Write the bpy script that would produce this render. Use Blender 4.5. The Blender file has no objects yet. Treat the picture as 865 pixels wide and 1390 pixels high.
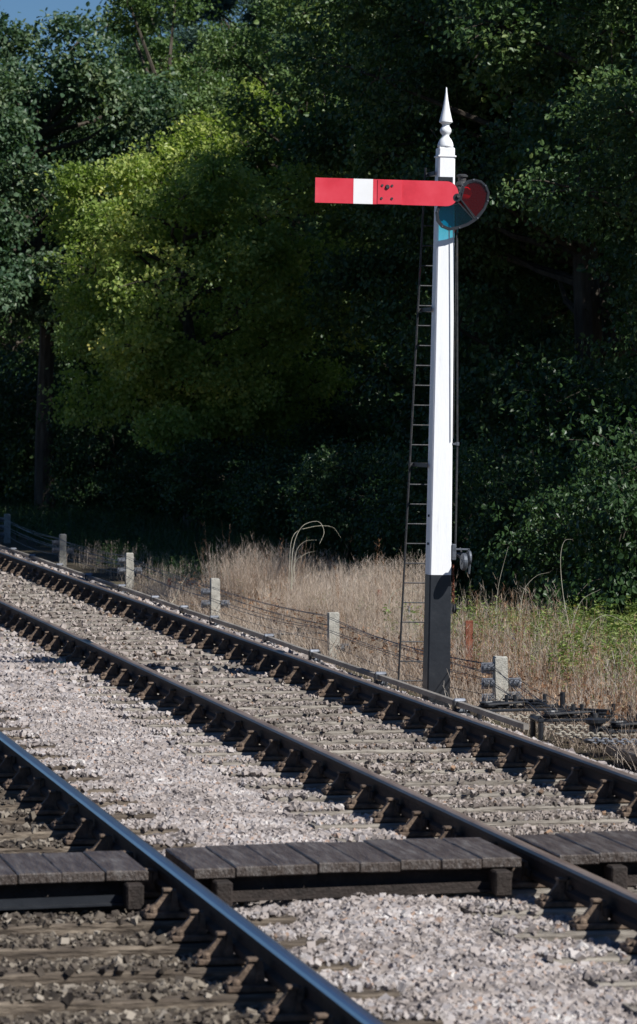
import bpy, math, random
import numpy as np
from mathutils import Vector, Matrix
S = bpy.context.scene
COL = S.collection
PI = math.pi
R = math.radians

# ------------------------------------------------------------------ camera model
F = 5200.0; CX = 432.5; HY = 535.0; CAMZ = 2.5
PSI = math.atan(1032.0 / F)
SP, CP = math.sin(PSI), math.cos(PSI)
def W(px, py, z):
    xc = (px - CX) / F * z
    return Vector((z * SP + xc * CP, z * CP - xc * SP, CAMZ - (py - HY) / F * z))
def G(px, z):
    v = W(px, HY, z); return v.x, v.y

# ------------------------------------------------------------------ helpers
class MB:
    def __init__(s): s.v = []; s.f = []; s.mi = []; s.cur = 0
    def add(s, vs, fs):
        o = len(s.v); s.v += [tuple(v) for v in vs]
        for f in fs: s.f.append(tuple(i + o for i in f)); s.mi.append(s.cur)
        return s
    def box(s, c, d, rz=0.0, bev=0.0, ry=0.0, rx=0.0):
        x, y, z = d[0] / 2, d[1] / 2, d[2] / 2
        M = Matrix.Rotation(rz, 3, 'Z') @ Matrix.Rotation(ry, 3, 'Y') @ Matrix.Rotation(rx, 3, 'X')
        c = Vector(c)
        if bev <= 0:
            vs = [Vector((i * x, j * y, k * z)) for k in (-1, 1) for j in (-1, 1) for i in (-1, 1)]
            fs = [(0, 2, 3, 1), (4, 5, 7, 6), (0, 1, 5, 4), (2, 6, 7, 3), (0, 4, 6, 2), (1, 3, 7, 5)]
        else:
            b = bev; vs = []; idx = {}
            for k in (-1, 1):
                for j in (-1, 1):
                    for i in (-1, 1):
                        idx[(i, j, k, 0)] = len(vs); vs.append(Vector((i * x, j * (y - b), k * (z - b))))
                        idx[(i, j, k, 1)] = len(vs); vs.append(Vector((i * (x - b), j * y, k * (z - b))))
                        idx[(i, j, k, 2)] = len(vs); vs.append(Vector((i * (x - b), j * (y - b), k * z)))
            fs = []
            def q(l): fs.append(l)
            for i in (-1, 1):
                l = [idx[(i, -1, -1, 0)], idx[(i, 1, -1, 0)], idx[(i, 1, 1, 0)], idx[(i, -1, 1, 0)]]; q(l if i > 0 else l[::-1])
                l = [idx[(-1, i, -1, 1)], idx[(-1, i, 1, 1)], idx[(1, i, 1, 1)], idx[(1, i, -1, 1)]]; q(l if i > 0 else l[::-1])
                l = [idx[(-1, -1, i, 2)], idx[(1, -1, i, 2)], idx[(1, 1, i, 2)], idx[(-1, 1, i, 2)]]; q(l if i > 0 else l[::-1])
            for j in (-1, 1):
                for k in (-1, 1):
                    q([idx[(-1, j, k, 1)], idx[(1, j, k, 1)], idx[(1, j, k, 2)], idx[(-1, j, k, 2)]])
                    q([idx[(j, -1, k, 0)], idx[(j, 1, k, 0)], idx[(j, 1, k, 2)], idx[(j, -1, k, 2)]])
                    q([idx[(j, k, -1, 0)], idx[(j, k, 1, 0)], idx[(j, k, 1, 1)], idx[(j, k, -1, 1)]])
            for i in (-1, 1):
                for j in (-1, 1):
                    for k in (-1, 1): q([idx[(i, j, k, 0)], idx[(i, j, k, 1)], idx[(i, j, k, 2)]])
        return s.add([M @ v + c for v in vs], fs)
    def tube(s, pts, r, n=6, caps=True):
        pts = [Vector(p) for p in pts]
        rs = r if isinstance(r, (list, tuple)) else [r] * len(pts)
        vs = []; up = None
        for i, p in enumerate(pts):
            d = (pts[min(i + 1, len(pts) - 1)] - pts[max(i - 1, 0)])
            if d.length < 1e-9: d = Vector((0, 0, 1))
            d.normalize()
            if up is None:
                a = Vector((0, 0, 1)) if abs(d.z) < .9 else Vector((1, 0, 0)); up = d.cross(a).normalized()
            up = (up - d * up.dot(d))
            if up.length < 1e-6: up = d.orthogonal()
            up.normalize(); w = d.cross(up)
            for k in range(n):
                a = 2 * PI * k / n; vs.append(p + (up * math.cos(a) + w * math.sin(a)) * rs[i])
        fs = []
        for i in range(len(pts) - 1):
            for k in range(n):
                a = i * n + k; b = i * n + (k + 1) % n; fs.append((a, b, b + n, a + n))
        if caps:
            fs.append(tuple(range(n))[::-1]); fs.append(tuple((len(pts) - 1) * n + k for k in range(n)))
        return s.add(vs, fs)
    def lathe(s, prof, c=(0, 0, 0), n=20, axis='Z'):
        vs = []; c = Vector(c)
        for (r, h) in prof:
            for k in range(n):
                a = 2 * PI * k / n; p = Vector((r * math.cos(a), r * math.sin(a), h))
                if axis == 'X': p = Vector((p.z, p.x, p.y))
                if axis == 'Y': p = Vector((p.x, p.z, p.y))
                vs.append(p + c)
        fs = []
        for i in range(len(prof) - 1):
            for k in range(n):
                a = i * n + k; b = i * n + (k + 1) % n; fs.append((a, b, b + n, a + n))
        fs.append(tuple(range(n))[::-1]); fs.append(tuple((len(prof) - 1) * n + k for k in range(n)))
        return s.add(vs, fs)
    def prism(s, outline, y0, y1):   # outline in (x,z), extruded in y
        n = len(outline)
        vs = [(x, y0, z) for x, z in outline] + [(x, y1, z) for x, z in outline]
        fs = [tuple(range(n)), tuple(range(n, 2 * n))[::-1]] + [(i, i + n, (i + 1) % n + n, (i + 1) % n) for i in range(n)]
        return s.add(vs, fs)
    def build(s, name, mats, parent=None, smooth=False, loc=None):
        me = bpy.data.meshes.new(name); me.from_pydata(s.v, [], s.f)
        if not isinstance(mats, (list, tuple)): mats = [mats]
        for m in mats: me.materials.append(m)
        if len(mats) > 1: me.polygons.foreach_set('material_index', s.mi)
        if smooth: me.polygons.foreach_set('use_smooth', [True] * len(s.f))
        me.update()
        import bmesh
        if len(s.f) < 60000:
            bm = bmesh.new(); bm.from_mesh(me); bmesh.ops.recalc_face_normals(bm, faces=bm.faces); bm.to_mesh(me); bm.free()
        o = bpy.data.objects.new(name, me); COL.objects.link(o)
        if parent: o.parent = parent
        if loc: o.location = loc
        return o

def npobj(name, V, Fq, mats, parent=None, smooth=False, mi=None, attr=None):
    me = bpy.data.meshes.new(name)
    V = np.ascontiguousarray(V, dtype=np.float32); Fq = np.ascontiguousarray(Fq, dtype=np.int32)
    k = Fq.shape[1]
    me.vertices.add(len(V)); me.vertices.foreach_set('co', V.ravel())
    me.loops.add(Fq.size); me.loops.foreach_set('vertex_index', Fq.ravel())
    me.polygons.add(len(Fq)); me.polygons.foreach_set('loop_start', np.arange(len(Fq), dtype=np.int32) * k)
    if not isinstance(mats, (list, tuple)): mats = [mats]
    for m in mats: me.materials.append(m)
    if mi is not None: me.polygons.foreach_set('material_index', np.asarray(mi, dtype=np.int32))
    me.polygons.foreach_set('use_smooth', np.full(len(Fq), smooth))
    me.update(calc_edges=True)
    o = bpy.data.objects.new(name, me); COL.objects.link(o)
    if parent: o.parent = parent
    return o

def tag(o, label=None, cat=None, group=None, kind=None):
    if label: o['label'] = label
    if cat: o['category'] = cat
    if group: o['group'] = group
    if kind: o['kind'] = kind
    return o
def thing(name, label, cat, loc=(0, 0, 0), group=None, rz=0.0):
    o = bpy.data.objects.new(name, None); COL.objects.link(o); o.location = loc; o.rotation_euler = (0, 0, rz)
    o.empty_display_size = .1
    return tag(o, label, cat, group)
KIDS = {}
def kids(o): return [c for c in bpy.data.objects if c.parent == o]
def snapshot(o): return (o, [snapshot(c) for c in kids(o)])
def copy_snap(sn, parent=None):
    c = sn[0].copy(); COL.objects.link(c)
    if parent: c.parent = parent
    for k in sn[1]: copy_snap(k, c)
    return c

# ------------------------------------------------------------------ materials
def newmat(name):
    m = bpy.data.materials.new(name); m.use_nodes = True
    nt = m.node_tree; b = nt.nodes['Principled BSDF']; return m, nt, b
def N(nt, t, **kw):
    n = nt.nodes.new(t)
    for k, v in kw.items(): setattr(n, k, v)
    return n
def ramp(nt, stops, fac):
    r = N(nt, 'ShaderNodeValToRGB'); e = r.color_ramp.elements
    while len(e) > 1: e.remove(e[-1])
    e[0].position = stops[0][0]; e[0].color = (*stops[0][1], 1)
    for p, c in stops[1:]:
        x = e.new(p); x.color = (*c, 1)
    nt.links.new(fac, r.inputs['Fac']); return r.outputs['Color']
def pmat(name, stops, scale=8, rough=.8, metal=0, bump=0.0, bscale=60, spec=.3, stretch=(1, 1, 1), coords='Object', vary=True, detail=5, roughvar=0.0):
    m, nt, b = newmat(name); L = nt.links
    tc = N(nt, 'ShaderNodeTexCoord'); mp = N(nt, 'ShaderNodeMapping'); mp.inputs['Scale'].default_value = stretch
    L.new(tc.outputs[coords], mp.inputs['Vector'])
    no = N(nt, 'ShaderNodeTexNoise', noise_dimensions='4D'); no.inputs['Scale'].default_value = scale; no.inputs['Detail'].default_value = detail
    no.inputs['Roughness'].default_value = .65
    L.new(mp.outputs[0], no.inputs['Vector'])
    if vary:
        oi = N(nt, 'ShaderNodeObjectInfo'); mu = N(nt, 'ShaderNodeMath', operation='MULTIPLY'); mu.inputs[1].default_value = 37
        L.new(oi.outputs['Random'], mu.inputs[0]); L.new(mu.outputs[0], no.inputs['W'])
    c = ramp(nt, stops, no.outputs['Fac'])
    L.new(c, b.inputs['Base Color'])
    b.inputs['Roughness'].default_value = rough; b.inputs['Metallic'].default_value = metal
    b.inputs['Specular IOR Level'].default_value = spec
    if roughvar:
        mr = N(nt, 'ShaderNodeMapRange'); mr.inputs['From Min'].default_value = .3; mr.inputs['From Max'].default_value = .7
        mr.inputs['To Min'].default_value = rough - roughvar; mr.inputs['To Max'].default_value = rough + roughvar
        L.new(no.outputs['Fac'], mr.inputs['Value']); L.new(mr.outputs[0], b.inputs['Roughness'])
    if bump:
        n2 = N(nt, 'ShaderNodeTexNoise'); n2.inputs['Scale'].default_value = bscale; n2.inputs['Detail'].default_value = 4
        L.new(mp.outputs[0], n2.inputs['Vector'])
        bp = N(nt, 'ShaderNodeBump'); bp.inputs['Strength'].default_value = bump; bp.inputs['Distance'].default_value = .02
        L.new(n2.outputs['Fac'], bp.inputs['Height']); L.new(bp.outputs[0], b.inputs['Normal'])
    return m
def islandmat(name, stops, rough=.85, trans=0.0, tint=(1, 1, 1), spec=.3, patch=None):
    """colour picked per loose piece (leaf, stone, stalk)"""
    m, nt, b = newmat(name); L = nt.links
    g = N(nt, 'ShaderNodeNewGeometry')
    fac = g.outputs['Random Per Island']
    if patch:
        tc = N(nt, 'ShaderNodeTexCoord'); no = N(nt, 'ShaderNodeTexNoise'); no.inputs['Scale'].default_value = patch; no.inputs['Detail'].default_value = 3
        L.new(tc.outputs['Object'], no.inputs['Vector'])
        mr = N(nt, 'ShaderNodeMapRange'); mr.inputs['From Min'].default_value = .35; mr.inputs['From Max'].default_value = .65
        L.new(no.outputs['Fac'], mr.inputs['Value'])
        mx = N(nt, 'ShaderNodeMath', operation='MULTIPLY'); mx.inputs[1].default_value = .5; L.new(mr.outputs[0], mx.inputs[0])
        m2 = N(nt, 'ShaderNodeMath', operation='MULTIPLY_ADD'); m2.inputs[1].default_value = .5; L.new(fac, m2.inputs[0]); L.new(mx.outputs[0], m2.inputs[2])
        fac = m2.outputs[0]
    c = ramp(nt, stops, fac)
    L.new(c, b.inputs['Base Color']); b.inputs['Roughness'].default_value = rough; b.inputs['Specular IOR Level'].default_value = spec
    if trans:
        t = N(nt, 'ShaderNodeBsdfTranslucent'); mix = N(nt, 'ShaderNodeMixShader'); mix.inputs[0].default_value = trans
        mc = N(nt, 'ShaderNodeMix', data_type='RGBA', blend_type='MULTIPLY'); mc.inputs['Factor'].default_value = 1
        L.new(c, mc.inputs['A']); mc.inputs['B'].default_value = (*tint, 1); L.new(mc.outputs['Result'], t.inputs['Color'])
        L.new(b.outputs[0], mix.inputs[1]); L.new(t.outputs[0], mix.inputs[2])
        L.new(mix.outputs[0], nt.nodes['Material Output'].inputs['Surface'])
    return m

M = {}
M['white'] = pmat('white_paint', [(0.25, (.66, .66, .64)), (.4, (.80, .81, .82)), (.6, (.84, .84, .84)), (.72, (.72, .71, .67))], 5, .45, bump=.08, bscale=40, stretch=(3, 3, .4))
M['black'] = pmat('black_paint', [(0.3, (.012, .014, .018)), (.65, (.022, .025, .03)), (.8, (.05, .048, .045))], 9, .42, bump=.06, bscale=30, spec=.4)
M['red'] = pmat('red_enamel', [(0.3, (.50, .03, .045)), (.42, (.60, .035, .055)), (.6, (.66, .05, .075)), (.72, (.70, .10, .11))], 3, .42, spec=.4, roughvar=.12, detail=9)
M['enamel_white'] = pmat('enamel_white', [(0.3, (.82, .82, .82)), (.7, (.75, .75, .74))], 6, .4)
M['iron'] = pmat('dark_iron', [(0.35, (.03, .032, .036)), (.6, (.06, .06, .062)), (.75, (.10, .07, .05))], 20, .55, .3, bump=.2, bscale=90)
M['grey_metal'] = pmat('grey_metal', [(0.35, (.07, .078, .09)), (.7, (.17, .185, .21))], 25, .5, .35, bump=.1)
M['galv'] = pmat('galvanised', [(0.35, (.18, .19, .21)), (.7, (.32, .34, .38))], 25, .5, .5)
M['rust'] = pmat('rusty_iron', [(0.3, (.08, .022, .012)), (.5, (.15, .045, .025)), (.72, (.21, .085, .05))], 14, .85, bump=.4, bscale=60)
M['chair'] = pmat('rail_chair_iron', [(0.3, (.05, .036, .027)), (.5, (.13, .092, .066)), (.72, (.24, .175, .125))], 18, .85, bump=.4, bscale=70)
M['railside'] = pmat('rail_side', [(0.3, (.016, .010, .007)), (.55, (.036, .021, .014)), (.75, (.085, .05, .032))], 10, .8, bump=.25, bscale=60, stretch=(1, .3, 1))
M['railtop'] = pmat('rail_top_worn', [(0.3, (.16, .11, .08)), (.6, (.32, .25, .20)), (.8, (.22, .14, .09))], 6, .45, .45, stretch=(4, .25, 1))
M['railtop_shiny'] = pmat('rail_top_shiny', [(0.3, (.42, .44, .47)), (.7, (.55, .57, .60))], 8, .30, 1.0, stretch=(4, .2, 1))
M['sleeper'] = pmat('sleeper_timber', [(0.28, (.07, .058, .048)), (.46, (.20, .175, .145)), (.66, (.36, .325, .275))], 7, .9, bump=.8, bscale=22, stretch=(.5, 6, 3), roughvar=.05)
M['sleeper_oily'] = pmat('sleeper_timber_oily', [(0.3, (.03, .023, .018)), (.5, (.10, .078, .058)), (.70, (.27, .22, .165))], 7, .85, bump=.8, bscale=22, stretch=(.5, 6, 3))
M['plank'] = pmat('crossing_plank', [(0.25, (.028, .022, .018)), (.45, (.062, .047, .038)), (.58, (.095, .080, .070)), (.72, (.18, .165, .15))], 5, .48, bump=.6, bscale=16, stretch=(5, .6, 3), spec=.35)
M['beam'] = pmat('tarred_beam', [(0.3, (.015, .012, .010)), (.6, (.04, .03, .025)), (.8, (.08, .06, .05))], 9, .8, bump=.5)
M['concrete'] = pmat('concrete', [(0.25, (.20, .19, .165)), (.5, (.36, .345, .30)), (.75, (.50, .48, .42))], 14, .9, bump=.5, bscale=70)
M['bark'] = pmat('bark', [(0.3, (.03, .024, .018)), (.6, (.09, .075, .058)), (.8, (.14, .13, .10))], 6, .95, bump=.8, bscale=14, stretch=(2, 2, .4))
M['ballast_bed'] = pmat('ballast_dust', [(0.3, (.10, .085, .075)), (.5, (.20, .175, .155)), (.7, (.30, .265, .24))], 30, .95, bump=1.0, bscale=60, coords='Object')
M['oily_bed'] = M['ballast_bed']
M['soil'] = pmat('woodland_soil', [(0.3, (.035, .028, .018)), (.5, (.07, .055, .035)), (.7, (.10, .095, .05))], 1.5, .95, bump=.8, bscale=12)
pinks = [(0, (.07, .06, .055)), (.12, (.16, .14, .135)), (.30, (.28, .24, .215)), (.48, (.36, .315, .29)), (.52, (.27, .25, .25)), (.62, (.42, .375, .345)), (.70, (.33, .29, .27)), (.73, (.36, .24, .17)), (.76, (.36, .33, .32)), (.88, (.46, .42, .395)), (1, (.60, .57, .53))]
M['stone'] = islandmat('ballast_pink', pinks, .9, patch=2.2)
M['stone_brown'] = islandmat('ballast_brown', [(0, (.09, .073, .062)), (.3, (.20, .168, .145)), (.6, (.30, .255, .225)), (.85, (.40, .35, .315)), (.97, (.07, .06, .05)), (1, (.30, .19, .12))], .9)
M['stone_oily'] = islandmat('ballast_oily', [(0, (.03, .024, .02)), (.4, (.085, .068, .052)), (.8, (.16, .135, .105)), (1, (.30, .26, .21))], .85)
def leafmat(n, a, b, c, trans=.28, rough=.42): return islandmat(n, [(0, a), (.35, b), (.75, c), (1, (c[0] * 1.8, c[1] * 1.45, c[2] * 1.3))], rough, trans, (1.0, 1.15, .5), .38, patch=.8)
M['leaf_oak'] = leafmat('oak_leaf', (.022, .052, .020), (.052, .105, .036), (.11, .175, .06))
M['leaf_syc'] = leafmat('sycamore_leaf', (.026, .060, .032), (.055, .108, .055), (.11, .165, .085), rough=.45)
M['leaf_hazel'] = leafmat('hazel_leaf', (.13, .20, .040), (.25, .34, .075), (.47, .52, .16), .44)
M['leaf_mid'] = leafmat('mixed_leaf', (.05, .10, .035), (.09, .155, .048), (.15, .215, .07))
M['leaf_pine'] = leafmat('pine_needle', (.028, .065, .052), (.05, .105, .085), (.08, .14, .11), .1, .6)
M['leaf_bush_shade'] = leafmat('undergrowth_leaf_shade', (.016, .042, .014), (.032, .070, .022), (.06, .11, .035))  # green darkened to hold the shade of the overhanging trees
M['weed'] = islandmat('weed_leaf', [(0, (.09, .14, .035)), (.5, (.17, .24, .06)), (.85, (.26, .31, .10)), (1, (.38, .33, .13))], .6, .3, (1, 1.1, .5))
M['straw'] = islandmat('dry_stalk', [(0, (.30, .20, .14)), (.3, (.52, .42, .33)), (.75, (.70, .60, .50)), (1, (.84, .77, .68))], .85, .5, (1, .96, .88), patch=1.1)
M['deadleaf'] = islandmat('dead_leaf', [(0, (.12, .06, .035)), (.4, (.27, .15, .085)), (.8, (.42, .27, .17)), (1, (.58, .42, .28))], .85, .3, (1, .8, .6))
M['bramble'] = pmat('bramble_stem', [(0.3, (.30, .27, .19)), (.7, (.55, .52, .42))], 12, .8)
M['rope'] = pmat('wire_steel', [(0.3, (.04, .045, .055)), (.7, (.11, .12, .14))], 30, .45, .7)

def glassmat(name, col, df=.15):
    m, nt, b = newmat(name); L = nt.links
    t = N(nt, 'ShaderNodeBsdfTransparent'); t.inputs['Color'].default_value = (*col, 1)
    g = N(nt, 'ShaderNodeBsdfGlossy'); g.inputs['Roughness'].default_value = .08; g.inputs['Color'].default_value = (.8, .8, .8, 1)
    d = N(nt, 'ShaderNodeBsdfDiffuse'); d.inputs['Color'].default_value = (col[0] ** 2 * .55, col[1] ** 2 * .25, col[2] ** 2 * .25, 1)
    a = N(nt, 'ShaderNodeMixShader'); a.inputs[0].default_value = df; L.new(t.outputs[0], a.inputs[1]); L.new(d.outputs[0], a.inputs[2])
    c = N(nt, 'ShaderNodeMixShader'); c.inputs[0].default_value = .03; L.new(a.outputs[0], c.inputs[1]); L.new(g.outputs[0], c.inputs[2])
    L.new(c.outputs[0], nt.nodes['Material Output'].inputs['Surface']); return m
M['glass_red'] = glassmat('red_glass', (.74, .03, .04), .08)
M['glass_blue'] = glassmat('blue_green_glass', (.08, .62, .72), .02)
M['lens'] = pmat('lamp_lens', [(0.3, (.6, .6, .62)), (.7, (.8, .8, .8))], 5, .1, 0, spec=.9)

# ------------------------------------------------------------------ ground
def vnoise(x, y, seed=0):
    r = np.zeros_like(x)
    for k, (fx, fy, ph) in enumerate([(.31, .17, 1.3), (.13, .43, 4.1), (.71, .57, 2.2), (1.3, .9, .7), (2.1, 2.7, 5.1)]):
        r += np.sin(x * fx * 2.2 + ph + seed + np.sin(y * fy * 1.7 + ph)) * np.cos(y * fy * 2 + seed * 1.3) / (k + 1.5)
    return r
def gz(a, t=0.0):
    a = np.asarray(a, dtype=float); t = np.asarray(t, dtype=float)
    z = np.interp(a, [-400, -6, -1.2, -.4, 6.95, 7.3, 7.75, 9.5, 11, 14, 30, 400], [-.3, -.3, -.25, -.30, -.30, -.20, -.22, -.24, -.24, -.05, .4, .6])
    amp = np.clip((a - 8) / 3, 0, 1)
    return z + vnoise(a, t) * .09 * amp
xs = np.concatenate([np.linspace(-400, -20, 12), np.linspace(-15, 6.9, 23), np.linspace(7, 20, 53), np.linspace(21, 60, 20), np.linspace(80, 400, 9)])
ys = np.concatenate([np.linspace(-200, 0, 10), np.linspace(4, 120, 200), np.linspace(125, 250, 20), np.linspace(280, 900, 12)])
X, Y = np.meshgrid(xs, ys); Z = gz(X, Y)
V = np.stack([X.ravel(), Y.ravel(), Z.ravel()], 1)
nx, ny = len(xs), len(ys); I = (np.arange(ny - 1)[:, None] * nx + np.arange(nx - 1)[None]).ravel()
tag(npobj('ground', V, np.stack([I, I + 1, I + 1 + nx, I + nx], 1), M['soil'], smooth=True), 'woodland and lineside soil under the grass', None, None, 'structure')

# ballast bed profile
AD, AA, AB, AC = 1.435, 2.94, 4.85, 6.355
C1 = (AD + AA) / 2; C2 = (AB + AC) / 2
def bz(a):
    return np.interp(a, [-.9, -.1, .9, 1.2, 3.0, 3.3, 3.9, 4.5, 4.75, 6.5, 6.95, 7.25, 7.75], [-.28, -.06, -.05, -.06, -.06, -.04, -.008, -.04, -.040, -.040, -.03, -.15, -.26])
xs = np.linspace(-.9, 7.75, 90); ys = np.linspace(-30, 160, 500)
X, Y = np.meshgrid(xs, ys); Z = bz(X) + vnoise(X * 5, Y * 3) * .006
V = np.stack([X.ravel(), Y.ravel(), Z.ravel()], 1); nx, ny = len(xs), len(ys); I = (np.arange(ny - 1)[:, None] * nx + np.arange(nx - 1)[None]).ravel()
tag(npobj('ballast_bed', V, np.stack([I, I + 1, I + 1 + nx, I + nx], 1), M['ballast_bed'], smooth=True), 'gritty grey brown ballast bed under both tracks', None, None, 'structure')

rng = np.random.default_rng(7)
SPACE = .762; T0 = 12.0
def stones(name, a0, a1, t0, t1, s, dens, mat, label, sink=.35, over=1.0, clear=None):
    n = int((a1 - a0) * (t1 - t0) / (s * s) * dens)
    a = rng.uniform(a0, a1, n); t = rng.uniform(t0, t1, n)
    # thin out on the sleeper tops and under the rails
    ph = ((t - T0 + .0) / SPACE) % 1.0; on = (np.abs(ph - .5) > .5 - .135 / SPACE)
    keep = np.ones(n, bool)
    near = (a > C1 - 1.30) & (a < C1 + 1.30); far = (a > C2 - 1.30) & (a < C2 + 1.30)
    out = np.minimum(np.abs(a - 3.9) / .95, 1)  # 0 in the middle of the six-foot
    pk = np.where(a > 6.7, .5, np.where((a > 2.95) & (a < 4.85), np.where(out < .42, .75, .32 * over), .30 * over))
    keep &= ~(on & (near | far) & (rng.random(n) > pk))
    for r in (AD, AA, AB, AC): keep &= ~((np.abs(a - r) < .055))
    for r in (AD, AA, AB, AC): keep &= ~((np.abs(a - r) < .19) & on)
    a = a[keep]; t = t[keep]; on = on[keep]; n = len(a)
    z = bz(a) + vnoise(a * 5, t * 3) * .006
    infour = ((a > 1.3) & (a < 3.25)) | ((a > 4.55) & (a < 6.6))
    on2 = on & (near | far)[keep]; z = np.where(on2, np.maximum(z, .003), z); infour = on2 & infour
    base = np.array([[i, j, k] for k in (-1, 1) for j in (-1, 1) for i in (-1, 1)], float) * .5
    sc = s * (.5 + 1.1 * rng.random((n, 1, 1)) ** 2.2) * rng.uniform(.6, 1.25, (n, 1, 3))
    P = (base[None] + rng.uniform(-.17, .17, (n, 8, 3))) * sc
    q = rng.normal(size=(n, 4)); q /= np.linalg.norm(q, axis=1, keepdims=True); w, x, y, zz = q.T
    Rm = np.stack([1 - 2 * (y * y + zz * zz), 2 * (x * y - zz * w), 2 * (x * zz + y * w), 2 * (x * y + zz * w), 1 - 2 * (x * x + zz * zz), 2 * (y * zz - x * w), 2 * (x * zz - y * w), 2 * (y * zz + x * w), 1 - 2 * (x * x + y * y)], 1).reshape(n, 3, 3)
    P = np.einsum('nij,nkj->nki', Rm, P)
    P += np.stack([a, t, z + s * rng.uniform(-.1, sink, n)], 1)[:, None]
    f = np.array([(0, 2, 3, 1), (4, 5, 7, 6), (0, 1, 5, 4), (2, 6, 7, 3), (0, 4, 6, 2), (1, 3, 7, 5)])
    Fq = (np.arange(n)[:, None, None] * 8 + f[None]).reshape(-1, 4)
    return tag(npobj(name, P.reshape(-1, 3), Fq, mat), label, 'ballast', None, 'stuff')
stones('ballast_stones', 2.98, 4.82, 12.5, 32, .0215, 1.15, M['stone'], 'pinkish grey crushed stone ballast heaped between the two tracks')
stones('ballast_stones', 2.98, 4.82, 32, 64, .033, 1.1, M['stone'], 'pinkish stone ballast between the tracks further along the line')
stones('ballast_stones', 4.88, 6.32, 15, 32, .019, .95, M['stone_brown'], 'dusty brown grey ballast between the sleepers of the far track')
stones('ballast_stones', 4.88, 6.32, 32, 68, .031, .85, M['stone_brown'], 'dusty ballast between the far track rails further along the line', over=.7)
stones('ballast_stones', .9, 2.90, 12, 34, .023, 1.0, M['stone_oily'], 'oily dark ballast between the sleepers of the near track')
stones('ballast_stones', 6.38, 7.32, 17, 36, .024, 1.1, M['stone'], 'pink ballast shoulder beside the far rail and the rodding')
stones('ballast_stones', 6.38, 7.38, 36, 72, .042, 1.2, M['stone'], 'pink ballast shoulder under the far rodding and wire posts')

# ------------------------------------------------------------------ rails
RT = .20
def rail(x, t0, t1, top, label, dz=0):
    o = MB()
    hw = .035; prof = [(-.033, 0), (-.035, .008), (-.035, .030), (-.010, .046), (-.010, .098), (-hw, .110), (-hw, .132), (-.027, .1450), (-.012, .1495), (.012, .1495), (.027, .1450), (hw, .132), (hw, .110), (.010, .098), (.010, .046), (.035, .030), (.035, .008), (.033, 0)]
    n = len(prof); ts = [t0 + (t1 - t0) * k / 40 for k in range(41)]
    vs = [(px, t, pz) for t in ts for (px, pz) in prof]
    o.v = vs
    for k in range(40):
        for i in range(n):
            j = (i + 1) % n; o.f.append((k * n + i, k * n + j, (k + 1) * n + j, (k + 1) * n + i)); o.mi.append(1 if 6 <= i <= 10 else 0)
    o.f.append(tuple(range(n))); o.mi.append(0); o.f.append(tuple(40 * n + i for i in range(n))[::-1]); o.mi.append(0)
    r = o.build('rail', [M['railside'], top], loc=(x, 0, RT - .1495))
    return tag(r, label, 'rail')
rail(AA, -8, 150, M['railtop_shiny'], 'near rail with a shiny blue top, lower left of the picture')
rail(AD, -8, 150, M['railtop_shiny'], 'shiny left hand rail of the near track, outermost rail on the left')
rail(AB, -8, 150, M['railtop'], 'brown rusty rail in the middle, left hand rail of the far track')
rail(AC, -8, 150, M['railtop'], 'dark brown rail beside the rodding and the signal post')

# ------------------------------------------------------------------ sleepers with chairs
def chair_mb():
    o = MB()
    o.box((0, 0, .015), (.36, .15, .028), bev=.006)
    for s in (-1, 1):
        o.prism([(s * .012, .031), (s * .060, .031), (s * .046, .080), (s * .040, .128), (s * .024, .132), (s * .014, .060)], -.034, .034)
        # single strong rib with a knob at the top and a flare at the foot
        o.prism([(s * .045, .031), (s * .172, .031), (s * .165, .044), (s * .125, .062), (s * .088, .105), (s * .082, .128), (s * .050, .136)], -.019, .019)
        o.box((s * .062, 0, .130), (.050, .060, .016), bev=.004)
        o.box((s * .150, 0, .035), (.050, .060, .012), bev=.004)
        for y in (-.062, .062): o.lathe([(.020, .031), (.020, .046), (.013, .055)], (s * .140, y * .8, 0), 8)
    return o
def make_sleeper(mat, label, group, nm):
    root = thing('railway_sleeper', label, 'sleeper', (0, 0, 0), group)
    o = MB()
    rr = random.Random(nm)
    nseg = 14; L_ = 2.59
    sec = []
    for k in range(nseg + 1):
        x = -L_ / 2 + L_ * k / nseg; d = rr.uniform(-.006, .006); h = rr.uniform(-.007, .003); e = rr.uniform(-.006, .006)
        for (y, z) in ((-.127 + d, -.127), (.127 + e, -.127), (.127 + e, -.012 + h), (.112 + e, h * .6), (.03, h * .3 - .004), (-.04, h * .5), (-.112 + d, h), (-.127 + d, -.012 + h)): sec.append((x, y, z))
    m = 8; o.v = sec
    for k in range(nseg):
        for i in range(m):
            j = (i + 1) % m; o.f.append((k * m + i, k * m + j, (k + 1) * m + j, (k + 1) * m + i)); o.mi.append(0)
    o.f.append(tuple(range(m))[::-1]); o.f.append(tuple(nseg * m + i for i in range(m))); o.mi += [0, 0]
    o.build('timber', mat, root)
    for s in (-1, 1):
        c = chair_mb().build('rail_chair', M['chair'], root, loc=(s * (AC - AB) / 2, 0, .002))
        k = MB(); k.box((s * .030, 0, .082), (.022, .19, .045), bev=.004); k.build('key', M['beam'], c)
    return root
far_l = 'weathered grey timber sleeper carrying the far track past the signal'
near_l = 'oil stained timber sleeper carrying the near track at lower left'
pf = [snapshot(make_sleeper(M['sleeper'], far_l, 'sleepers of the far track', i)) for i in range(3)]
pn = [snapshot(make_sleeper(M['sleeper_oily'], near_l, 'sleepers of the near track', i + 9)) for i in range(3)]
rr = random.Random(3)
used = set()
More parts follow.
